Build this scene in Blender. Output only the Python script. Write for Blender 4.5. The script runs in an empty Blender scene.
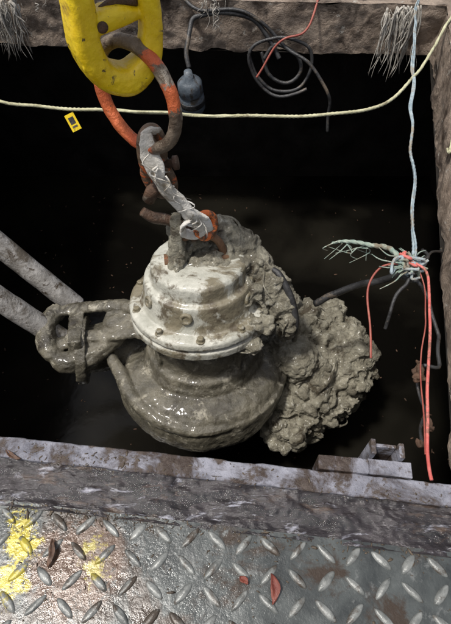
import bpy, bmesh, math, random
from mathutils import Vector, Matrix, noise
random.seed(7)
scene=bpy.context.scene
R=math.radians

# ------------------------------------------------------------ materials
def mk(name,c1,c2,scale=8,rough=(.45,.8),bump=.3,bscale=60,metal=0,c3=None,s3=3,t3=(.5,.6),spec=.5,bdist=.01,spots=None,vor=0,c4=None,s4=20,t4=(.55,.65),coat=0,stretch=None,sw=.22):
    m=bpy.data.materials.new(name); m.use_nodes=True
    nt=m.node_tree; N=nt.nodes; L=nt.links
    b=N['Principled BSDF']; tc=N.new('ShaderNodeTexCoord')
    src=tc.outputs['Object']
    if stretch:
        mp=N.new('ShaderNodeMapping'); mp.inputs['Scale'].default_value=stretch; mp.inputs['Rotation'].default_value=(0,0,R(6.2)); L.new(src,mp.inputs[0]); src2=mp.outputs[0]
    else: src2=src
    def nz(s,d=5,r=.6,dist=0):
        n=N.new('ShaderNodeTexNoise'); n.inputs['Scale'].default_value=s; n.inputs['Detail'].default_value=d
        n.inputs['Roughness'].default_value=r; n.inputs['Distortion'].default_value=dist
        L.new(src2,n.inputs['Vector']); return n.outputs['Fac']
    def ramp(f,a,bb,ca,cb):
        r=N.new('ShaderNodeValToRGB'); e=r.color_ramp.elements
        e[0].position=a; e[1].position=bb; e[0].color=(*ca,1); e[1].color=(*cb,1); L.new(f,r.inputs[0]); return r.outputs[0]
    base=nz(scale,6,.65,.4)
    col=ramp(base,.35,.65,c1,c2)
    def mix(fac,a,cb):
        x=N.new('ShaderNodeMix'); x.data_type='RGBA'; L.new(fac,x.inputs[0]); L.new(a,x.inputs[6])
        if isinstance(cb,tuple): x.inputs[7].default_value=(*cb,1)
        else: L.new(cb,x.inputs[7])
        return x.outputs[2]
    if c3: 
        col=mix(ramp(nz(s3,7,.7,.6),t3[0],t3[1],(0,0,0),(1,1,1)),col,c3)
    if c4:
        col=mix(ramp(nz(s4,6,.7,.3),t4[0],t4[1],(0,0,0),(1,1,1)),col,c4)
    if spots:
        big=nz(45,7,.8,.5)
        for (p,r,cc,thr) in spots:
            vd=N.new('ShaderNodeVectorMath'); vd.operation='DISTANCE'; L.new(src,vd.inputs[0]); vd.inputs[1].default_value=p
            ma=N.new('ShaderNodeMath'); ma.operation='DIVIDE'; L.new(vd.outputs['Value'],ma.inputs[0]); ma.inputs[1].default_value=r
            mb=N.new('ShaderNodeMath'); mb.operation='SUBTRACT'; mb.inputs[0].default_value=1.0; L.new(ma.outputs[0],mb.inputs[1]); mb.use_clamp=True
            mc=N.new('ShaderNodeMath'); mc.operation='MULTIPLY_ADD'; L.new(mb.outputs[0],mc.inputs[0]); mc.inputs[1].default_value=sw
            L.new(big,mc.inputs[2])
            md=N.new('ShaderNodeMath'); md.operation='MULTIPLY'; L.new(ramp(mc.outputs[0],thr,thr+.06,(0,0,0),(.88,.88,.88)),md.inputs[0])
            me=N.new('ShaderNodeMath'); me.operation='MULTIPLY'; me.use_clamp=True; L.new(mb.outputs[0],me.inputs[0]); me.inputs[1].default_value=4
            L.new(me.outputs[0],md.inputs[1])
            col=mix(md.outputs[0],col,cc)
    L.new(col,b.inputs['Base Color'])
    rr=N.new('ShaderNodeMapRange'); L.new(nz(scale*1.7,4,.7),rr.inputs[0]); rr.inputs[1].default_value=.35; rr.inputs[2].default_value=.65
    rr.inputs[3].default_value=rough[0]; rr.inputs[4].default_value=rough[1]; L.new(rr.outputs[0],b.inputs['Roughness'])
    b.inputs['Metallic'].default_value=metal; b.inputs['Specular IOR Level'].default_value=spec
    if coat: b.inputs['Coat Weight'].default_value=coat; b.inputs['Coat Roughness'].default_value=.10
    add=N.new('ShaderNodeMath'); add.operation='ADD'; L.new(nz(bscale,6,.7),add.inputs[0])
    if vor:
        v=N.new('ShaderNodeTexVoronoi'); v.inputs['Scale'].default_value=vor; L.new(tc.outputs['Object'],v.inputs['Vector']); L.new(v.outputs['Distance'],add.inputs[1])
    else: L.new(nz(bscale*.2,3,.6),add.inputs[1])
    bp=N.new('ShaderNodeBump'); bp.inputs['Strength'].default_value=bump; bp.inputs['Distance'].default_value=bdist
    L.new(add.outputs[0],bp.inputs['Height']); L.new(bp.outputs[0],b.inputs['Normal'])
    return m

M={}
M['ground']=mk('ground_concrete',(.16,.14,.12),(.3,.28,.25),6,(.6,.9),.5,50,c3=(.07,.055,.04),s3=3)
M['rim']=mk('rim_concrete',(.17,.125,.09),(.40,.315,.245),9,(.35,.8),.9,45,c3=(.06,.04,.027),s3=5,t3=(.50,.62),bdist=.02,c4=(.48,.44,.38),s4=22,t4=(.62,.68))
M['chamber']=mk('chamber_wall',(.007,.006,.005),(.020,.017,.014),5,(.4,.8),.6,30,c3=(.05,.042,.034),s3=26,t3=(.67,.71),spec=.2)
M['galv']=mk('dirty_galvanised',(.14,.14,.165),(.33,.33,.375),16,(.12,.4),.7,90,c3=(.05,.034,.026),s3=9,t3=(.46,.57),c4=(.08,.06,.048),s4=30,t4=(.52,.60))
M['wetmud']=mk('wet_brown_channel_glints',(.010,.008,.008),(.038,.031,.032),14,(.03,.2),.8,45,c3=(.30,.30,.34),s3=22,t3=(.58,.66),bdist=.008,spec=.7,c4=(.065,.042,.028),s4=9,t4=(.56,.64),stretch=(.45,1.3,1))  # brown wet mud; pale bluish streaks are sky reflections painted into its colour
sp=[((-.27,.135,.012),.10,(.09,.05,.03),.50),((-.385,.205,.012),.038,(.40,.33,.035),.56),((-.375,.165,.012),.045,(.44,.36,.03),.56),((-.385,.10,.012),.045,(.44,.36,.03),.57),((-.235,.125,.012),.04,(.30,.25,.05),.61),((-.245,.165,.012),.035,(.30,.25,.05),.61)]
M['plate']=mk('wet_checker_steel',(.034,.038,.038),(.095,.104,.10),11,(.05,.34),.35,38,c3=(.045,.032,.023),s3=6,t3=(.50,.58),metal=.1,bdist=.005,spots=sp,c4=(.15,.155,.15),s4=26,t4=(.59,.68))
M['loz']=mk('worn_lozenge_steel',(.08,.085,.080),(.26,.265,.25),34,(.12,.4),.35,120,c3=(.06,.046,.034),s3=16,t3=(.50,.60),metal=.1,bdist=.003,spots=sp[1:])
M['cap']=mk('painted_motor_cap',(.36,.355,.30),(.57,.56,.49),9,(.16,.42),.4,60,c3=(.20,.175,.12),s3=6,t3=(.47,.54),c4=(.11,.09,.06),s4=13,t4=(.54,.62),coat=.3)
M['cast']=mk('muddy_cast_iron',(.070,.064,.048),(.185,.168,.125),9,(.12,.38),.7,60,c3=(.040,.034,.024),s3=5,t3=(.50,.64),c4=(.33,.305,.24),s4=18,t4=(.56,.65),coat=.3)
M['mud']=mk('rag_mud',(.175,.158,.115),(.42,.39,.30),18,(.16,.5),1.0,120,c3=(.08,.064,.040),s3=12,t3=(.53,.63),bdist=.014,c4=(.54,.52,.44),s4=36,t4=(.59,.68),coat=.25)
M['pipe']=mk('guide_pipe_metal',(.25,.235,.215),(.50,.48,.455),14,(.3,.6),.5,60,c3=(.13,.11,.085),s3=9,t3=(.48,.60),c4=(.09,.07,.05),s4=30,t4=(.56,.64))
M['yellow']=mk('yellow_paint',(.70,.47,.008),(.84,.62,.015),14,(.2,.45),.25,50,c3=(.28,.16,.02),s3=9,t3=(.58,.68),c4=(.09,.06,.025),s4=34,t4=(.61,.66))
osp=[((-.10,0,.045),.07,(.62,.13,.04),.52),((-.10,0,-.05),.065,(.70,.16,.05),.50),((-.05,0,-.11),.05,(.60,.12,.04),.54),((.10,0,-.02),.05,(.66,.14,.04),.58),((.09,0,.07),.04,(.60,.12,.04),.62)]
M['ring']=mk('rusty_ring_steel',(.085,.06,.04),(.24,.19,.14),20,(.2,.5),.6,80,c3=(.36,.31,.25),s3=14,t3=(.60,.66),metal=.25,c4=(.05,.03,.02),s4=40,t4=(.56,.64),spots=osp,sw=.4)
M['link']=mk('rusty_link_steel',(.10,.062,.035),(.26,.18,.12),20,(.2,.5),.6,80,c3=(.62,.14,.04),s3=12,t3=(.54,.58),metal=.2,c4=(.05,.03,.02),s4=40,t4=(.56,.64))
M['rust']=mk('rust_steel',(.10,.045,.022),(.22,.12,.06),22,(.35,.7),.6,80,c3=(.50,.12,.035),s3=15,t3=(.60,.64))
M['brown']=mk('brown_debris',(.05,.027,.015),(.13,.07,.04),30,(.3,.7),.8,80,c3=(.18,.14,.10),s3=25,t3=(.58,.64))
M['orange']=mk('orange_paint',(.66,.14,.03),(.78,.21,.05),20,(.35,.6),.3,60,c3=(.12,.06,.03),s3=26,t3=(.47,.53))
M['sling']=mk('dirty_white_webbing',(.58,.54,.46),(.86,.83,.77),18,(.5,.8),.7,150,c3=(.28,.23,.16),s3=14,t3=(.55,.65))
M['rope']=mk('pale_rope',(.42,.40,.24),(.62,.60,.40),30,(.6,.85),.5,200,c3=(.2,.17,.1),s3=9,t3=(.54,.64))
M['blue']=mk('grey_blue_rope',(.20,.27,.31),(.42,.49,.51),40,(.5,.8),.5,200,c3=(.3,.26,.2),s3=12)
M['teal']=mk('teal_rope',(.18,.26,.22),(.40,.44,.36),40,(.5,.8),.5,200,c3=(.2,.17,.12),s3=20)
M['red']=mk('red_wire',(.48,.09,.075),(.64,.19,.16),20,(.35,.6),.3,100,c3=(.22,.09,.06),s3=20,t3=(.52,.60))
M['dred']=mk('dark_red_wire',(.22,.04,.03),(.34,.10,.07),20,(.4,.6),.2,100)
M['black']=mk('black_rubber',(.016,.015,.015),(.05,.05,.05),15,(.2,.5),.4,80,c3=(.14,.11,.08),s3=12,t3=(.56,.66))
M['float']=mk('float_plastic',(.06,.075,.09),(.15,.175,.20),15,(.25,.5),.3,80,c3=(.05,.04,.03),s3=14,t3=(.5,.6))
M['root']=mk('pale_fibre',(.26,.23,.19),(.58,.55,.49),30,(.7,.9),.5,150)
M['leafr']=mk('red_leaf',(.12,.025,.018),(.20,.055,.035),40,(.3,.6),.4,90)
M['leafb']=mk('brown_leaf',(.06,.032,.02),(.14,.075,.045),40,(.3,.6),.4,90)
M['grit']=mk('grit',(.03,.02,.012),(.12,.09,.06),60,(.3,.7),.4,150)
M['steel']=mk('bolt_steel',(.14,.125,.09),(.32,.30,.24),30,(.2,.5),.4,80,c3=(.18,.155,.10),s3=14,t3=(.45,.5))
w=bpy.data.materials.new('murky_water'); w.use_nodes=True; nt=w.node_tree; b=nt.nodes['Principled BSDF']
tc=nt.nodes.new('ShaderNodeTexCoord'); n=nt.nodes.new('ShaderNodeTexNoise'); n.inputs['Scale'].default_value=1.3; n.inputs['Detail'].default_value=6; n.inputs['Distortion'].default_value=.3
nt.links.new(tc.outputs['Object'],n.inputs['Vector'])
r=nt.nodes.new('ShaderNodeValToRGB'); r.color_ramp.elements[0].position=.44; r.color_ramp.elements[0].color=(.003,.0027,.0022,1); r.color_ramp.elements[1].position=.70; r.color_ramp.elements[1].color=(.015,.0135,.010,1)
nt.links.new(n.outputs['Fac'],r.inputs[0]); nt.links.new(r.outputs[0],b.inputs['Base Color'])
n2=nt.nodes.new('ShaderNodeTexNoise'); n2.inputs['Scale'].default_value=9; n2.inputs['Detail'].default_value=3; nt.links.new(tc.outputs['Object'],n2.inputs['Vector'])
bp=nt.nodes.new('ShaderNodeBump'); bp.inputs['Strength'].default_value=.15; bp.inputs['Distance'].default_value=.015
nt.links.new(n2.outputs['Fac'],bp.inputs['Height']); nt.links.new(bp.outputs[0],b.inputs['Normal'])
b.inputs['Roughness'].default_value=.16; b.inputs['IOR'].default_value=1.33; b.inputs['Specular IOR Level'].default_value=.35
M['water']=w

# ------------------------------------------------------------ mesh helpers
class MB:
    def __init__(s): s.v=[]; s.f=[]; s.m=[]
    def add(s,vf,mi=0,mat=None):
        vs,fs=vf; o=len(s.v)
        s.v+= [tuple(mat@Vector(p)) if mat else tuple(p) for p in vs]
        s.f+= [tuple(i+o for i in f) for f in fs]; s.m+=[mi]*len(fs); return s
    def obj(s,name,mats,parent=None,smooth=True,loc=None):
        me=bpy.data.meshes.new(name); me.from_pydata(s.v,[],s.f); me.update()
        bm=bmesh.new(); bm.from_mesh(me); bmesh.ops.recalc_face_normals(bm,faces=bm.faces); bm.to_mesh(me); bm.free()
        for m in (mats if isinstance(mats,list) else [mats]): me.materials.append(m)
        for p,mi in zip(me.polygons,s.m): p.material_index=mi; p.use_smooth=smooth
        o=bpy.data.objects.new(name,me); scene.collection.objects.link(o)
        if parent: o.parent=parent
        if loc: o.location=loc
        return o
def empty(name,loc=(0,0,0),rot=(0,0,0)):
    e=bpy.data.objects.new(name,None); e.location=loc; e.rotation_euler=rot; scene.collection.objects.link(e); e.empty_display_size=.05; return e
def catmull(P,sub,closed):
    n=len(P); out=[]
    segs=n if closed else n-1
    for i in range(segs):
        g=lambda k:P[k%n] if closed else P[max(0,min(n-1,k))]
        p0,p1,p2,p3=g(i-1),g(i),g(i+1),g(i+2)
        for j in range(sub):
            t=j/sub
            out.append([.5*((2*b)+(-a+c)*t+(2*a-5*b+4*c-d)*t*t+(-a+3*b-3*c+d)*t**3) for a,b,c,d in zip(p0,p1,p2,p3)])
    if not closed: out.append(list(P[-1]))
    return out
def sweep(pts,rad,n=10,sub=6,flat=1,strands=0,twist=60,closed=False,jit=0,up=None,sq=1.0,jf=14):
    if not isinstance(rad,(list,tuple)): rad=[rad]*len(pts)
    C=catmull([list(p)+[r] for p,r in zip(pts,rad)],sub,closed)
    P=[Vector(c[:3]) for c in C]; rr=[max(c[3],1e-4) for c in C]; k=len(P)
    if jit: P=[p+Vector((noise.noise(p*jf),noise.noise(p*jf+Vector((9,0,0))),noise.noise(p*jf+Vector((0,9,0)))))*jit for p in P]
    T=[]
    for i in range(k):
        a=P[(i-1)%k] if closed else P[max(0,i-1)]; c=P[(i+1)%k] if closed else P[min(k-1,i+1)]
        T.append((c-a).normalized())
    u=Vector(up) if up else Vector((0,0,1))
    if abs(u.dot(T[0]))>.9: u=Vector((1,0.1,0))
    u=(u-T[0]*u.dot(T[0])).normalized()
    vs=[];fs=[];s=0
    for i in range(k):
        u=(u-T[i]*u.dot(T[i])).normalized(); v=T[i].cross(u)
        if i: s+=(P[i]-P[i-1]).length
        for j in range(n):
            a=2*math.pi*j/n; q=rr[i]
            if strands: q*=1+.22*math.cos(strands*(a)-s*twist)
            ca,sa=math.cos(a),math.sin(a)
            ca=math.copysign(abs(ca)**sq,ca); sa=math.copysign(abs(sa)**sq,sa)
            vs.append(P[i]+u*(ca*q*flat)+v*(sa*q))
    for i in range(k if closed else k-1):
        for j in range(n):
            a=i*n+j; b2=i*n+(j+1)%n; i2=(i+1)%k
            fs.append((a,b2,i2*n+(j+1)%n,i2*n+j))
    if not closed:
        fs.append(tuple(range(n))[::-1]); fs.append(tuple((k-1)*n+j for j in range(n)))
    return vs,fs
def lathe(prof,n=64):
    vs=[];fs=[]
    for (r,z) in prof:
        for j in range(n):
            a=2*math.pi*j/n; vs.append((max(r,.0005)*math.cos(a),max(r,.0005)*math.sin(a),z))
    for i in range(len(prof)-1):
        for j in range(n): fs.append((i*n+j,i*n+(j+1)%n,(i+1)*n+(j+1)%n,(i+1)*n+j))
    fs.append(tuple(range(n))); fs.append(tuple((len(prof)-1)*n+j for j in range(n))[::-1])
    return vs,fs
def box(x0,x1,y0,y1,z0,z1):
    v=[(x,y,z) for x in(x0,x1) for y in(y0,y1) for z in(z0,z1)]
    return v,[(0,1,3,2),(4,6,7,5),(0,4,5,1),(2,3,7,6),(0,2,6,4),(1,5,7,3)]
def ico(c,r,rot=None,sub=3):
    bm=bmesh.new(); bmesh.ops.create_icosphere(bm,subdivisions=sub,radius=1)
    Rm=rot or Matrix.Identity(3); vs=[]
    for v in bm.verts:
        p=Rm@Vector((v.co.x*r[0],v.co.y*r[1],v.co.z*r[2])); vs.append(p+Vector(c))
    fs=[tuple(v.index for v in f.verts) for f in bm.faces]; bm.free(); return vs,fs
def disp(o,kind,size,strength,mid=.5,**k):
    t=bpy.data.textures.new(o.name+'_t','CLOUDS' if kind=='C' else 'VORONOI'); t.noise_scale=size
    if kind=='C': t.noise_depth=4
    m=o.modifiers.new('d','DISPLACE'); m.texture=t; m.strength=strength; m.mid_level=mid; m.texture_coords='LOCAL'
def remesh(o,vox):
    m=o.modifiers.new('r','REMESH'); m.mode='VOXEL'; m.voxel_size=vox; m.use_smooth_shade=True
def bev(o,w,seg=2):
    m=o.modifiers.new('b','BEVEL'); m.width=w; m.segments=seg; m.limit_method='ANGLE'; m.angle_limit=R(35)
def fbm(p,s): 
    return noise.fractal(Vector(p)*s,1.0,2.0,4)
def grid(a,b,c,d,nx,ny,amp=.0,s=6,edge=None):
    a,b,c,d=map(Vector,(a,b,c,d)); vs=[];fs=[]
    for j in range(ny+1):
        for i in range(nx+1):
            u=i/nx; v=j/ny; p=(a*(1-u)+b*u)*(1-v)+(d*(1-u)+c*u)*v
            if amp: p=p+Vector((fbm(p,s),fbm(p+Vector((5,5,5)),s),fbm(p+Vector((9,1,3)),s)))*amp
            vs.append(p)
    for j in range(ny):
        for i in range(nx):
            q=j*(nx+1)+i; fs.append((q,q+1,q+nx+2,q+nx+1))
    return vs,fs

# ------------------------------------------------------------ ground, rim, chamber, water
OP=[(-1.2,.448),(.54,.26),(.98,2.36),(-1.2,2.465)]
g=MB(); B=80
out=[(-B,-B),(B,-B),(B,B),(-B,B)]
mid=[(-1.9,-.9),(1.5,-.9),(1.7,3.2),(-1.9,3.2)]
for i in range(4):
    j=(i+1)%4
    g.add(([(*out[i],0),(*out[j],0),(*mid[j],0),(*mid[i],0)],[(0,1,2,3)]))
g.obj('ground',M['ground'])
rm=MB()
for i in range(4):
    j=(i+1)%4
    rm.add(grid((*mid[i],0),(*mid[j],0),(*OP[j],0),(*OP[i],0),60,14,.006 if i!=0 else 0,7))
    rm.add(grid((*OP[i],0),(*OP[j],0),(*OP[j],-.22),(*OP[i],-.22),160,18,.016 if i!=0 else 0,8))
CH=[(-1.7,-.4),(1.35,-.4),(1.45,2.8),(-1.7,2.8)]
for i in range(4):
    j=(i+1)%4
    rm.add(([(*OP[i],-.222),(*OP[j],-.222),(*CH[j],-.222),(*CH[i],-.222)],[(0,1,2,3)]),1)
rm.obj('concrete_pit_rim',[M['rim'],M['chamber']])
ch=MB()
for i in range(4):
    j=(i+1)%4
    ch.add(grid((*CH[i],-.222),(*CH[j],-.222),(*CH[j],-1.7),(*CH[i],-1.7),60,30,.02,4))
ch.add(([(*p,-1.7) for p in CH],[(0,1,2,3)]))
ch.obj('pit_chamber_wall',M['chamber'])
wa=MB(); wa.add(([(-1.69,-.39,-1.3),(1.42,-.39,-1.3),(1.42,2.79,-1.3),(-1.69,2.79,-1.3)],[(0,1,2,3)])); wa.obj('water',M['water'])
sc=MB()
for i in range(220):
    x=random.uniform(-1.2,1.1); y=random.uniform(.5,2.7); s=random.uniform(.0015,.005)
    sc.add(ico((x,y,-1.299),(s*random.uniform(1,3),s,s*.3),Matrix.Rotation(random.uniform(0,6),3,'Z'),1))
sc.obj('floating_scum',M['brown'])

# ------------------------------------------------------------ frame + checker plate
TH=R(-6.2); ex=Vector((math.cos(TH),math.sin(TH),0)); ny_=Vector((math.sin(TH),-math.cos(TH),0)); O=Vector((0,.318,0))
def FP(u,v,z): 
    p=O+ex*u+ny_*v; return Vector((p.x,p.y,z))
def fbox(u0,u1,v0,v1,z0,z1,nu=1,amp=0):
    vs=[];fs=[]
    for i in range(nu+1):
        u=u0+(u1-u0)*i/nu
        e=[noise.noise(Vector((u*18,k*3.3,v0*7)))*amp+noise.noise(Vector((u*60,k*5.3,v0*7)))*amp*.5 for k in range(4)]
        vs+=[FP(u,v0+e[0],z0),FP(u,v0+e[0],z1+e[2]*.4),FP(u,v1+e[1],z1+e[3]*.4),FP(u,v1+e[1],z0)]
    for i in range(nu):
        a=i*4
        for k in range(4): fs.append((a+k,a+(k+1)%4,a+4+(k+1)%4,a+4+k))
    fs.append((0,1,2,3)); fs.append((nu*4+3,nu*4+2,nu*4+1,nu*4)); return vs,fs
fr=empty('steel_hatch_frame')
o=MB().add(fbox(-1.1,.60,-.004,.038,-.05,.020,220,.003)).obj('edge_angle',M['galv'],fr,False); bev(o,.002,1)
vs=[];fs=[];NU,NV=560,38
for j in range(NV+1):
    for i in range(NU+1):
        u=-1.1+1.7*i/NU; v=.030+.098*j/NV
        h=.005+.006*fbm((u*1.0,v*2.4,0),14)+.0022*fbm((u,v,3),60)
        t=j/NV
        sp_=noise.noise(Vector((u*9,1.7,2)))*.5+noise.noise(Vector((u*31,4,2)))*.3
        h+=.018*max(0,(.20+.22*sp_-t))/.30*(.5+.9*max(0,sp_+.35))
        sq_=noise.noise(Vector((u*8,7.7,5)))*.5+noise.noise(Vector((u*27,9,5)))*.3
        h+=.012*max(0,(t-.76-.2*sq_))/.26*(.5+.9*max(0,sq_+.3))
        vs.append(FP(u,v,max(.0035,min(h,.0235))))
for j in range(NV):
    for i in range(NU):
        q=j*(NU+1)+i; fs.append((q,q+1,q+NU+2,q+NU+1))
MB().add((vs,fs)).obj('channel_sludge',M['wetmud'],fr,True)
o=MB().add(fbox(.185,.285,-.035,-.006,-.06,.026,8,.002)).obj('tab_low',M['galv'],fr,False); bev(o,.002)
mb=MB(); mb.add(fbox(.285,.372,-.040,-.008,-.09,.018,6,.002)); mb.add(fbox(.287,.297,-.072,-.041,-.09,.045,3,.001)); mb.add(fbox(.345,.356,-.072,-.041,-.09,.035,3,.001)); mb.add(fbox(.298,.344,-.072,-.064,-.09,.022,3,.001))
o=mb.obj('hinge_bracket',M['galv'],fr,False); bev(o,.002)

pl=MB(); pl.add(fbox(-1.1,.62,.118,1.15,-.004,.012,1,0),0)
def loz(c,a,Lh,Wh,h=.0038):
    vs=[];fs=[];n=16
    ring=[]
    for i in range(n):
        t=2*math.pi*i/n; x=math.cos(t); y=math.sin(t)
        ring.append((x*Lh, math.copysign(abs(y)**1.2,y)*Wh))
    for sc_,z in((1,0),(.86,h*.6),(.6,h)):
        for (x,y) in ring:
            X=x*(sc_ if sc_==1 else .5+.5*sc_); Y=y*sc_
            vs.append(FP(c[0]+X*math.cos(a)-Y*math.sin(a),c[1]+X*math.sin(a)+Y*math.cos(a),.0121+z))
    for k in range(2):
        for i in range(n): fs.append((k*n+i,k*n+(i+1)%n,(k+1)*n+(i+1)%n,(k+1)*n+i))
    fs.append(tuple(2*n+i for i in range(n))); return vs,fs
pu,pv=.050,.045
for j in range(17):
    for i in range(33):
        u=-1.05+i*pu; v=.146+j*pv
        a=R(38) if (i+j)%2 else R(-52)
        wv=random.uniform(.85,1.1)
        pl.add(loz((u+random.uniform(-.0015,.0015),v+random.uniform(-.001,.001)),a+random.uniform(-.04,.04),.0225*random.uniform(.94,1.05),.0074*wv,.0042*random.uniform(.7,1.1)),1)
p=pl.obj('checker_plate_cover',[M['plate'],M['loz']],None,True)
m=p.modifiers.new('es','EDGE_SPLIT'); m.split_angle=R(50)

def leaf(name,u,v,a,Lh,Wh,mat):
    vs=[];fs=[];n=9
    for i in range(n):
        t=i/(n-1); x=(t-.5)*2*Lh; wd=Wh*math.sin(math.pi*min(max(t,.03),.97))**.8
        for k,s in enumerate((-1,-.4,0,.5,1)):
            y=s*wd*(1+.35*noise.noise(Vector((t*5,s*3,u*9))))+Lh*.25*math.sin(t*3+u*30); z=.019+.007*s*s*math.sin(t*4)+.004*t+.004*noise.noise(Vector((t*6,s,v*20)))
            vs.append(FP(u+x*math.cos(a)-y*math.sin(a),v+x*math.sin(a)+y*math.cos(a),z))
    for i in range(n-1):
        for k in range(4): q=i*5+k; fs.append((q,q+1,q+6,q+5))
    o=MB().add((vs,fs)).obj(name,mat); m=o.modifiers.new('s','SOLIDIFY'); m.thickness=.0008
leaf('fallen_leaf',.105,.213,1.5,.024,.008,M['leafr'])
leaf('fallen_leaf.001',-.30,.20,1.35,.024,.006,M['leafb'])
leaf('fallen_leaf.002',.055,.205,.9,.009,.006,M['leafr'])
leaf('fallen_leaf.003',-.43,.03,.3,.020,.005,M['leafb'])
gr=MB()
for i in range(1500):
    u=random.uniform(-.55,.52); v=random.choice([random.gauss(.05,.03),random.uniform(.0,.34),random.gauss(.128,.01)])
    if v<0.0 or v>.36: continue
    if random.random()<.3: u=random.gauss(-.26,.08)
    if .045<v<.118: continue
    z=.020 if v<.045 else .0125
    s=random.uniform(.0006,.002)*(1 if random.random()<.94 else 2)
    rt=Matrix.Rotation(random.uniform(0,6.28),3,'Z')
    gr.add(ico(FP(u,v,z+s*.2),(s*random.uniform(.7,3),s*random.uniform(.5,1),s*.5),rt,1))
gr.obj('grit_debris',M['grit'],None,True)

# ------------------------------------------------------------ pump
pump=empty('submersible_pump',(-.09,1.04,-.40),(R(-12),R(1),R(8)))
o=MB().add(lathe([(0,.178),(.13,.178),(.152,.174),(.160,.164),(.163,.135),(.166,.118),(.184,.114),(.188,.104),(.198,.04),(.206,.022),(.238,.018),(.248,.010),(.25,-.004),(.25,-.010),(.242,-.014),(.242,-.022),(.25,-.026),(.25,-.052),(.24,-.062),(.19,-.064),(.15,-.066)],96)).obj('motor_cap',M['cap'],pump)
remesh(o,.004); disp(o,'C',.12,.007); disp(o,'C',.02,.003)
bo=MB()
def hexb(r,h):
    v,f=lathe([(r,0),(r,h*.8),(r*.82,h)],6); return v,f
for i in range(10):
    a=2*math.pi*(i+.35)/10
    T=Matrix.Translation((.227*math.cos(a),.227*math.sin(a),.014))
    bo.add(lathe([(.016,0),(.016,.004),(.014,.005)],16),0,T); bo.add(hexb(.012,.015),0,T@Matrix.Translation((0,0,.004)))
for a in (R(252),R(322),R(205)):
    nrm=Vector((math.cos(a)*.97,math.sin(a)*.97,.2)); q=nrm.to_track_quat('Z','Y').to_matrix().to_4x4()
    T=Matrix.Translation((.190*math.cos(a),.190*math.sin(a),.078))@q
    bo.add(lathe([(.022,-.01),(.022,.006),(.018,.010),(.012,.010),(.011,.006)],20),0,T)
o=bo.obj('flange_bolts',M['steel'],pump,True); remesh(o,.0022); disp(o,'C',.01,.003)
MB().add(sweep([(-.085,0,.15),(-.085,0,.20),(-.06,0,.25),(0,0,.272),(.06,0,.25),(.085,0,.20),(.085,0,.15)],.013,12,6)).add(box(-.11,-.06,-.022,.022,.17,.19)).add(box(.06,.11,-.022,.022,.17,.19)).obj('lifting_bail',M['rust'],pump)
cs=MB()
cs.add(lathe([(.15,-.05),(.192,-.05),(.192,-.19),(.20,-.21),(.215,-.22),(.219,-.245),(.228,-.26),(.232,-.29),(.16,-.32)],64))
n1,n2_=72,28; vs=[];fs=[]
for i in range(n1):
    th=2*math.pi*i/n1; d=((th-math.pi)%(2*math.pi))/(2*math.pi)
    Ro=.350-.055*d
    if d>.9: Ro+= (d-.9)*.55
    for j in range(n2_):
        a=2*math.pi*j/n2_; ca,sa=math.cos(a),math.sin(a)
        rr=.17+(Ro-.17)*math.copysign(abs(ca)**.7,ca); z=-.405+(.135-.02*d)*math.copysign(abs(sa)**.8,sa)
        vs.append((rr*math.cos(th),rr*math.sin(th),z))
for i in range(n1):
    for j in range(n2_):
        i2=(i+1)%n1; fs.append((i*n2_+j,i*n2_+(j+1)%n2_,i2*n2_+(j+1)%n2_,i2*n2_+j))
cs.add((vs,fs))
cs.add(lathe([(.05,-.335),(.320,-.338),(.333,-.343),(.333,-.369),(.318,-.376),(.05,-.379)],64))
cs.add(lathe([(.05,-.24),(.20,-.26),(.24,-.50),(.262,-.53),(.262,-.56),(.05,-.565)],48))
cs.add(sweep([(-.12,.22,-.39),(-.27,.18,-.37),(-.40,.13,-.33),(-.47,.11,-.31)],[.12,.115,.10,.095],20,6))
cs.add(sweep([(-.38,.06,-.27),(-.325,-.05,-.30),(-.275,-.17,-.32),(-.16,-.28,-.34),(0,-.325,-.35),(.15,-.28,-.355)],[.022,.028,.028,.024,.018,.010],10,6))
T=Matrix.Translation((-.47,.11,-.31))@Matrix.Rotation(R(-83),4,'Y')
cs.add(lathe([(.06,-.01),(.14,-.01),(.14,.03),(.06,.03)],32),0,T)
for a in range(4):
    th=2*math.pi*a/4+.6
    T=Matrix.Rotation(th,4,'Z'); cs.add(box(.18,.208,-.008,.008,-.22,-.05),0,T)
o=cs.obj('casing',M['cast'],pump); remesh(o,.006); disp(o,'C',.16,.020); disp(o,'C',.035,.009); disp(o,'C',.012,.003)
cl=MB()
cl.add(sweep([(-.20,.10,-.12),(-.33,.17,-.14),(-.46,.21,-.17),(-.56,.22,-.19)],[.03,.030,.030,.032],12,5,flat=.6))
cl.add(sweep([(-.20,.02,-.16),(-.34,.06,-.19),(-.47,.09,-.22),(-.57,.09,-.25)],[.03,.032,.034,.034],12,5,flat=.6))
cl.add(sweep([(-.56,.24,-.19),(-.60,.17,-.2),(-.60,.08,-.23),(-.56,.03,-.27)],[.035,.04,.04,.035],12,5))
cl.add(sweep([(-.30,.08,-.20),(-.40,.04,-.25),(-.50,.02,-.28),(-.57,.03,-.27)],[.03,.04,.045,.035],12,5))
cl.add(box(-.51,-.455,.02,.24,-.33,-.17))
cl.add(ico((-.30,.12,-.18),(.08,.07,.04)))
o=cl.obj('guide_claw',M['cast'],pump); remesh(o,.006); disp(o,'C',.06,.022); disp(o,'C',.02,.008)
bpy.context.view_layer.update()
PI=pump.matrix_world.inverted()

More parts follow.
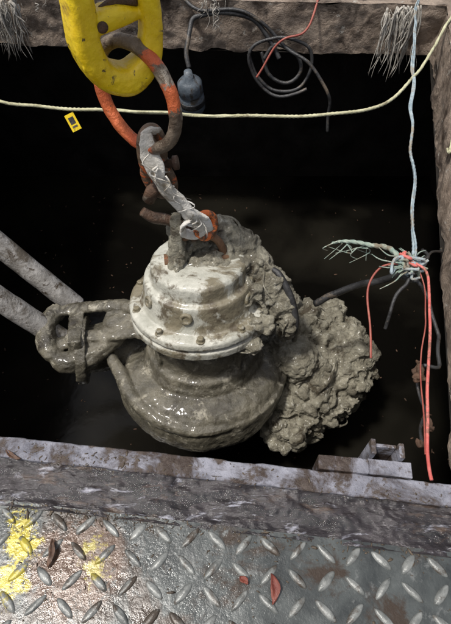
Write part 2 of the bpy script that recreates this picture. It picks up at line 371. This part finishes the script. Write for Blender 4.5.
def tangle(b,c,r,nst,rs=(.008,.018),arc=(1.0,2.6),flat=1,far=(.94,1.1),mi=0):
    c=Vector(c)
    for i in range(nst):
        ax=Vector((random.gauss(0,1),random.gauss(0,1),random.gauss(0,1))).normalized()
        p0=ax.orthogonal().normalized(); p1=ax.cross(p0); a0=random.uniform(0,6.28); L=random.uniform(*arc); off=random.uniform(-.5,.5)
        pts=[]
        for k in range(7):
            a=a0+L*k/6; d=(p0*math.cos(a)+p1*math.sin(a)+ax*(off+random.uniform(-.12,.12))).normalized()*random.uniform(*far)
            pts.append((c.x+d.x*r[0],c.y+d.y*r[1],c.z+d.z*r[2]))
        q=random.uniform(*rs); b.add(sweep(pts,[q*.5,q,q*1.2,q,q*1.3,q,q*.4],6,3,flat=flat),mi)
mc=MB(); ms=MB()
for c,r in [((-.10,1.15,-.20),(.07,.06,.05)),((-.03,1.17,-.21),(.075,.06,.055)),((.03,1.15,-.25),(.08,.065,.055)),((.09,1.11,-.30),(.08,.07,.06)),((.15,1.06,-.34),(.07,.075,.06)),((.20,1.01,-.385),(.06,.055,.065)),
            ((.225,.95,-.45),(.035,.035,.07)),((-.155,1.08,-.22),(.028,.045,.05)),((-.165,1.02,-.27),(.028,.045,.06)),((-.17,.94,-.31),(.028,.035,.05)),((.02,1.07,-.255),(.065,.055,.035)),((.06,1.0,-.31),(.05,.05,.03)),((-.05,1.06,-.235),(.08,.05,.028)),
            ((-.10,.93,-.335),(.05,.035,.02)),((.00,.90,-.36),(.05,.03,.02)),((.10,.92,-.37),(.05,.04,.03)),((-.06,.82,-.39),(.06,.02,.02)),((.08,.86,-.41),(.05,.03,.02)),((.28,.97,-.70),(.09,.09,.08))]:
    mc.add(ico(c,r)); tangle(mc,c,r,4,(.006,.013)); tangle(ms,c,tuple(q*1.12 for q in r),1,(.003,.006),flat=.35,far=(.95,1.15))
mc.add(sweep([(-.16,1.12,-.12),(-.158,1.06,-.18),(-.165,1.0,-.26),(-.17,.93,-.31),(-.16,.90,-.36)],[.018,.022,.026,.024,.014],8,5))
mc.add(sweep([(-.02,1.15,-.17),(.04,1.05,-.25),(.10,.98,-.31),(.14,.95,-.36)],[.012,.018,.016,.01],8,5))
o=mc.obj('mud_cake',M['mud']); o.parent=pump; o.matrix_parent_inverse=PI
remesh(o,.0042); disp(o,'C',.07,.035); disp(o,'V',.03,.014); disp(o,'C',.012,.010)
o=ms.obj('mud_strands',M['mud']); o.parent=pump; o.matrix_parent_inverse=PI
o=MB().add(sweep([(.15,1.08,-.28),(.18,1.05,-.28),(.225,.99,-.34),(.245,.94,-.42),(.25,.94,-.52)],[.006,.012,.012,.012,.01],12,6)).obj('power_cable',M['black']); o.parent=pump; o.matrix_parent_inverse=PI

rp=empty('rag_clump')
rc=MB(); rs_=MB()
for c,r in [((.36,1.04,-.86),(.19,.22,.15)),((.47,1.05,-.84),(.17,.17,.13)),((.30,1.17,-.80),(.14,.12,.12)),((.43,1.18,-.84),(.15,.12,.10)),((.30,.90,-.90),(.13,.13,.12)),((.26,.80,-.93),(.09,.10,.08)),((.22,1.05,-.75),(.10,.14,.10)),((.45,.92,-.90),(.12,.12,.10)),((.33,.78,-.96),(.06,.06,.05))]:
    rc.add(ico(c,r)); tangle(rc,c,r,14,(.010,.028),arc=(.5,1.8))
    for k in range(14):
        d=Vector((random.gauss(0,1),random.gauss(0,1),random.gauss(0,1))).normalized(); q=random.uniform(.02,.05)
        rc.add(ico((c[0]+d.x*r[0]*.95,c[1]+d.y*r[1]*.95,c[2]+d.z*r[2]*.95),(q,q*.9,q*.7),Matrix.Rotation(random.uniform(0,6),3,'Z'),2))
    tangle(rs_,c,tuple(q*1.07+.01 for q in r),3,(.004,.010),flat=.3,far=(.96,1.1))
o=rc.obj('rag_mass',M['mud'],rp); remesh(o,.005); disp(o,'C',.10,.05); disp(o,'V',.05,.03); disp(o,'C',.025,.024); disp(o,'C',.009,.008)
o=rs_.obj('rag_strips',M['mud'],rp); disp(o,'C',.02,.01)

def pipe(name,a,b_,r):
    a=Vector(a);b_=Vector(b_); d=(b_-a)
    o=MB().add(sweep([tuple(a+d*k/8) for k in range(9)],r,28,8)).obj(name,M['pipe']); disp(o,'C',.1,.007); disp(o,'C',.015,.002)
pipe('guide_rail_pipe',(-1.16,1.42,-.11),(-.66,1.265,-.765),.046)
pipe('guide_rail_pipe.001',(-1.14,1.12,-.005),(-.60,1.045,-.80),.044)

# ------------------------------------------------------------ lifting gear
hk=empty('crane_hook',(-.235,1.12,.368),(0,0,R(26)))
H=[(-.07,0,.36),(-.072,0,.25),(-.076,0,.17),(-.078,0,.09),(-.055,0,.028),(0,0,0),(.055,0,.03),(.074,0,.09),(.076,0,.15),(.07,0,.21),(.058,0,.26)]
hb=MB().add(sweep(H,[.046,.044,.043,.045,.046,.048,.042,.036,.034,.030,.016],24,7,flat=.70,sq=.6))
hb.add(sweep([(-.09,0,.12),(-.045,0,.135),(0,0,.14),(.05,0,.135)],[.03,.032,.030,.016],16,5,flat=.7,sq=.6))
for q in ((-.072,-.034,.20),(-.078,-.034,.06)): hb.add(box(q[0]-.022,q[0]+.022,q[1]-.003,q[1]+.004,q[2]-.006,q[2]+.006))
for k in range(4): hb.add(box(-.092+.009*k,-.087+.009*k,-.036,-.030,.10,.118))
o=hb.obj('hook_body',M['yellow'],hk); remesh(o,.003); disp(o,'C',.08,.006); disp(o,'C',.012,.0015)
MB().add(lathe([(0,-.034),(.010,-.034),(.012,-.031),(.012,.034),(0,.034)],16),0,Matrix.Translation((-.04,0,.135))@Matrix.Rotation(R(90),4,'X')).add(sweep([(-.03,0,.155),(.0,0,.165),(.05,0,.155)],.008,8,4)).obj('latch_pin',M['brown'],hk)
MB().add(lathe([(.0,.33),(.055,.33),(.06,.34),(.06,.42),(.045,.44),(0,.44)],24),0,Matrix.Translation((-.06,0,0))).obj('swivel',M['yellow'],hk)
cw=MB()
for k in range(3):
    T=Matrix.Translation((-.06,0,.49+k*.1))@Matrix.Rotation(R(90*k),4,'Z')
    cw.add(sweep([(.03*math.cos(a),0,.06*math.sin(a)) for a in [i*math.pi/6 for i in range(12)]],.010,10,3,closed=True,up=(0,1,0)),0,T)
cw.obj('hoist_chain',M['rust'],hk)

rg=MB()
rg.add(sweep([(.104*math.cos(a),0,.130*math.sin(a)) for a in [i*math.pi/8 for i in range(16)]],.0165,18,5,closed=True,up=(0,1,0)))
o=rg.obj('lifting_ring',M['ring']); o.location=(-.217,1.12,.317); o.rotation_euler=(R(-8),R(-26),R(-24)); disp(o,'C',.03,.004)
sh=empty('lifting_shackle',(-.186,1.12,.145))
def link(w,h,r,T,mat,name,par):
    pts=[]
    for i in range(16):
        a=i*math.pi/8; pts.append((w*math.cos(a),0,h*math.sin(a)+(.25*h if math.sin(a)>0 else -.25*h)*min(1,abs(math.sin(a))*2)))
    return MB().add(sweep(pts,r,14,4,closed=True,up=(0,1,0)),0,T).obj(name,mat,par)
link(.032,.058,.013,Matrix.Rotation(R(35),4,'Z')@Matrix.Translation((-.014,0,.02)),M['link'],'upper_link',sh)
link(.036,.048,.013,Matrix.Translation((-.004,.0,-.078))@Matrix.Rotation(R(-15),4,'Y'),M['link'],'lower_link',sh)
MB().add(lathe([(.0,-.05),(.012,-.05),(.012,.04),(.02,.042),(.02,.055),(0,.055)],16),0,Matrix.Translation((.0,0,-.03))@Matrix.Rotation(R(80),4,'Y')).obj('shackle_pin',M['brown'],sh)
MB().add(lathe([(.0,-.03),(.02,-.03),(.021,.02),(.014,.03),(0,.03)],12),0,Matrix.Translation((-.03,-.01,-.12))@Matrix.Rotation(R(25),4,'Y')).obj('shackle_bolt',M['brown'],sh)
link(.030,.030,.012,Matrix.Identity(4),M['orange'],'lifting_eye_link',None); e=bpy.data.objects['lifting_eye_link']; e.location=(-.062,1.10,-.10); e.rotation_euler=(R(-30),R(20),R(20))
MB().add(sweep([(-.25,1.09,-.03),(-.22,1.09,-.055),(-.18,1.10,-.075),(-.13,1.10,-.11),(-.10,1.10,-.16)],[.014,.018,.018,.016,.014],12,5)).obj('lifting_lug',M['brown'])
sl=MB()
sl.add(sweep([(-.20,1.09,.235),(-.20,1.075,.18),(-.185,1.07,.12),(-.155,1.07,.05),(-.115,1.07,-.01),(-.075,1.07,-.06),(-.06,1.08,-.10)],[.014,.026,.018,.024,.024,.032,.02],14,6,flat=.35,up=(0,1,0),jit=.012))
sl.add(sweep([(-.195,1.08,.20),(-.175,1.065,.16),(-.175,1.06,.10),(-.13,1.06,.05),(-.10,1.055,-.01),(-.05,1.06,-.04)],[.006,.012,.016,.012,.016,.01],10,6,flat=.4,up=(0,1,0),jit=.015))
sl.add(sweep([(-.215,1.12,.20),(-.20,1.10,.235),(-.18,1.12,.22),(-.185,1.15,.17),(-.165,1.11,.10)],[.012,.018,.016,.014,.01],10,6,flat=.45,jit=.006))
sl.add(sweep([(-.14,1.06,-.01),(-.15,1.07,-.07),(-.152,1.06,-.13),(-.155,1.05,-.19),(-.158,1.0,-.25)],[.014,.02,.018,.02,.012],10,6,flat=.3,up=(0,1,0),jit=.006),1)
sl.add(sweep([(-.10,1.05,-.03),(-.125,1.055,-.06),(-.13,1.07,-.10),(-.09,1.08,-.12),(-.06,1.07,-.08)],[.010,.014,.016,.014,.010],10,6,flat=.5,jit=.01))
for i in range(14):
    s=Vector((random.uniform(-.20,-.06),1.06,0)); s.z=.2-(s.x+.20)*1.9
    sl.add(sweep([tuple(s),tuple(s+Vector((random.gauss(0,.015),-.01,-.02))),tuple(s+Vector((random.gauss(0,.03),-.01,-random.uniform(.03,.06))))],[.003,.002,.001],5,4))
o=sl.obj('webbing_sling',[M['sling'],M['mud']]); disp(o,'C',.02,.008)

# ------------------------------------------------------------ ropes and cables
def rope(name,pts,r,mat,strands=3,jit=.004,twist=400,sub=24,jf=6):
    return MB().add(sweep(pts,r,12,sub,strands=strands,twist=twist,jit=jit,jf=jf)).obj(name,mat)
rope('tag_line_rope',[(-1.25,1.72,.01),(-.81,1.63,0),(-.60,1.58,0),(-.443,1.565,-.005),(-.09,1.55,-.01),(.18,1.545,-.01),(.363,1.55,-.005),(.567,1.615,0),(.716,1.79,0),(.855,2.03,.005),(1.0,2.3,.02)],.0054,M['rope'],jit=.014)
rope('blue_rope',[(.93,2.75,.01),(.86,2.42,.01),(.76,2.0,0),(.671,1.63,0),(.61,1.35,-.003),(.573,1.15,-.005),(.525,.95,-.01),(.499,.86,-.02)],.0045,M['blue'],jit=.012)
rope('blue_rope.001',[(.92,2.80,.01),(.853,2.42,.02),(.757,2.02,.01),(.668,1.64,.0),(.60,1.30,.0),(.530,.97,0),(.505,.86,-.01)],.0028,M['blue'],jit=.014)
rope('red_wire',[(.47,.88,-.01),(.50,.86,.0),(.53,.83,0),(.525,.76,0),(.505,.68,0),(.475,.56,0),(.446,.463,0),(.425,.37,.005),(.412,.31,.018),(.407,.285,.026)],.0036,M['red'],0,.008)
rope('red_wire.001',[(.51,.87,-.01),(.53,.80,-.03),(.51,.70,-.03),(.475,.60,-.03),(.44,.45,-.02),(.415,.34,.01)],.0018,M['dred'],0,.01)
rope('dark_red_wire',[(.48,.87,-.02),(.43,.88,-.04),(.40,.84,-.08),(.39,.74,-.12),(.385,.66,-.15)],.0030,M['dred'],0,.012)
kn=MB()
for i in range(16):
    pts=[]; c=Vector((.50,.865,-.01)); 
    for k in range(6): pts.append(tuple(c+Vector((random.gauss(0,.018),random.gauss(0,.018),random.gauss(0,.012)))))
    kn.add(sweep(pts,random.uniform(.0025,.005),8,6,strands=3,twist=400),(1 if i%6==0 else (0 if i%2 else 2)))
for i in range(14):
    a=random.uniform(2.2,4.0) if i%2 else random.uniform(0,6.28); L=random.uniform(.03,.10); c=Vector((.50,.865,-.01)); d=Vector((math.cos(a),math.sin(a),random.uniform(-.5,.2)))
    kn.add(sweep([tuple(c+d*L*t+Vector((random.gauss(0,.006),random.gauss(0,.006),0))) for t in (0,.3,.6,1)],[.003,.0025,.002,.001],6,5),2)
kn.obj('rope_knot',[M['blue'],M['red'],M['teal']])
tr=MB()
tr.add(sweep([(.49,.87,-.02),(.45,.92,-.02),(.40,.95,-.02),(.35,.965,-.03),(.31,.985,-.05)],[.007,.007,.006,.005,.003],10,14,strands=3,twist=300,jit=.014))
for i in range(10):
    x=random.uniform(.31,.42); y=.97-.3*(x-.31)+random.gauss(0,.004)
    tr.add(sweep([(x,y,-.03),(x+random.uniform(-.04,.03),y+random.uniform(-.02,.02),-.05),(x+random.uniform(-.06,.04),y+random.uniform(-.035,.03),-.07)],[.0022,.0015,.0008],5,5))
tr.obj('frayed_rope',M['teal'])
MB().add(sweep([(.30,.98,-.35),(.40,.97,-.25),(.48,.90,-.12),(.52,.84,-.03)],[.012,.011,.010,.008],10,8,jit=.012)).obj('rubber_hose',M['black'])
lc=MB()
lc.add(sweep([(.52,.86,-.03),(.56,.80,-.08),(.57,.70,-.12),(.54,.62,-.12),(.50,.60,-.10)],.005,8,10,jit=.02))
lc.add(sweep([(.60,1.0,-.08),(.55,.90,-.04),(.50,.85,-.03),(.46,.80,-.08),(.45,.74,-.14)],.005,8,10,jit=.02))
lc.add(sweep([(.72,1.1,-.20),(.62,1.0,-.12),(.55,.92,-.05),(.50,.87,-.03)],.004,8,10,jit=.02))
lc.add(sweep([(.50,.62,-.12),(.49,.54,-.14),(.47,.47,-.10),(.45,.40,-.08)],.004,8,10,jit=.02))
lc.obj('loose_cable',M['black'])
rope('pale_cord',[(.93,1.9,-.03),(.86,1.65,-.04),(.775,1.42,-.06),(.80,1.48,-.1)],.004,M['rope'],3,.012)
ca=MB()
for pts,r in [([(-.17,2.25,-.22),(-.175,2.30,-.14),(-.15,2.36,-.06),(-.08,2.38,-.03),(.02,2.37,-.03),(.12,2.36,-.07),(.19,2.33,-.14),(.24,2.30,-.2)],.011),
              ([(-.20,2.42,.02),(-.10,2.38,-.01),(.05,2.36,-.02),(.16,2.34,-.08),(.26,2.31,-.15),(.40,2.25,-.20),(.50,2.2,-.32),(.52,2.18,-.5)],.008),
              ([(.10,2.33,-.22),(.14,2.30,-.30),(.24,2.27,-.35),(.35,2.27,-.33),(.42,2.29,-.24),(.38,2.31,-.15),(.25,2.32,-.12),(.14,2.32,-.16),(.10,2.31,-.24),(.16,2.28,-.33),(.28,2.25,-.37),(.40,2.25,-.31)],.008),
              ([(.16,2.33,-.20),(.20,2.30,-.29),(.30,2.28,-.31),(.37,2.29,-.25),(.33,2.31,-.18),(.22,2.32,-.15),(.17,2.31,-.22)],.009)]:
    ca.add(sweep(pts,r,10,12,jit=.03,jf=5))
ca.obj('cable_coil',M['black'])
rope('dark_red_wire.001',[(.42,2.42,.03),(.40,2.36,-.03),(.35,2.32,-.1),(.27,2.30,-.13),(.20,2.29,-.2),(.15,2.27,-.28)],.005,M['dred'],0,.02)
fl=empty('float_switch',(-.165,2.22,-.34),(R(8),R(-4),0))
MB().add(lathe([(0,.13),(.018,.13),(.022,.10),(.045,.085),(.058,.07),(.060,.02),(.056,.015),(.056,.005),(.060,0),(.060,-.07),(.05,-.09),(.03,-.10),(0,-.10)],36)).obj('float_body',M['float'],fl)
MB().add(lathe([(.0612,-.045),(.0625,-.04),(.0625,-.02),(.0612,-.015)],36)).obj('band',M['black'],fl)
tg=MB(); tg.add(box(-.018,.018,-.001,.001,-.03,.03)); o=tg.obj('yellow_tag',M['yellow'],None,False); o.location=(-.545,1.56,-.045); o.rotation_euler=(R(-30),R(-22),R(10))
o2=MB().add(box(-.010,.010,-.002,-.0012,-.006,.018)).add(box(-.010,.010,-.002,-.0012,-.018,-.012)).obj('tag_print',M['black'],o,False)

def fibre(name,c,n,L,spread,mat=M['root'],th=.004):
    f=MB(); c=Vector(c)
    for i in range(n):
        s=c+Vector((random.gauss(0,spread),random.gauss(0,.012),random.uniform(-.02,.03))); l=L*random.uniform(.3,1)
        pts=[]; x=Vector((random.gauss(0,.14),-.12,-1)).normalized()
        for k in range(6): pts.append(tuple(s+x*l*k/5+Vector((noise.noise(s*30+Vector((k*.9,0,0)))*.03,-.02,0))))
        q=random.uniform(.4,1.7)*th; f.add(sweep(pts,[q,q*1.3,q,q*.8,q*.5,q*.2],6,3,flat=.5))
    f.obj(name,mat)
fibre('hanging_root_clump',(.79,2.34,-.01),60,.30,.035,th=.0060)
fibre('hanging_root_clump.001',(-1.03,2.43,-.01),60,.26,.05,th=.006)
fibre('hanging_root_clump.002',(-.05,2.38,.0),16,.14,.03,th=.0025)
fibre('hanging_root_clump.003',(-.75,2.41,.0),10,.10,.2,th=.002)
db=MB()
for c,r in [((.50,.60,-.12),(.010,.022,.016)),((.485,.57,-.10),(.018,.007,.006)),((.46,.43,-.06),(.009,.013,.010)),((.435,.39,-.07),(.010,.008,.008))]:
    db.add(ico(c,r)); tangle(db,c,r,4,(.002,.004),far=(1,1.5))
o=db.obj('rust_debris',M['brown']); remesh(o,.003); disp(o,'C',.03,.012); disp(o,'C',.008,.006)

# ------------------------------------------------------------ light, world, camera
wd=bpy.data.worlds.new('World'); scene.world=wd; wd.use_nodes=True; nt=wd.node_tree
sky=nt.nodes.new('ShaderNodeTexSky'); sky.sky_type='NISHITA'; sky.sun_disc=False
el,az=R(69),R(252)
sky.sun_elevation=el; sky.sun_rotation=az; sky.air_density=1.0; sky.dust_density=4
hs=nt.nodes.new('ShaderNodeHueSaturation'); hs.inputs['Saturation'].default_value=.5
bg=nt.nodes['Background']; bg.inputs['Strength'].default_value=.13; nt.links.new(sky.outputs[0],hs.inputs['Color']); nt.links.new(hs.outputs[0],bg.inputs['Color'])
sd=bpy.data.lights.new('sun','SUN'); sd.energy=3.5; sd.angle=R(5); sd.color=(1,.965,.915)
so=bpy.data.objects.new('sun',sd); scene.collection.objects.link(so)
dirv=Vector((math.sin(az)*math.cos(el),math.cos(az)*math.cos(el),math.sin(el)))
so.rotation_euler=dirv.to_track_quat('Z','Y').to_euler()
cd=bpy.data.cameras.new('cam'); cam=bpy.data.objects.new('cam',cd); scene.collection.objects.link(cam)
cam.location=(0,0,1); cam.rotation_euler=(R(35),0,0); cd.sensor_fit='VERTICAL'; cd.angle=2*math.atan(.637); cd.clip_end=500; cd.clip_start=.01
scene.camera=cam
scene.view_settings.view_transform='Standard'; scene.view_settings.look='None'; scene.view_settings.exposure=0
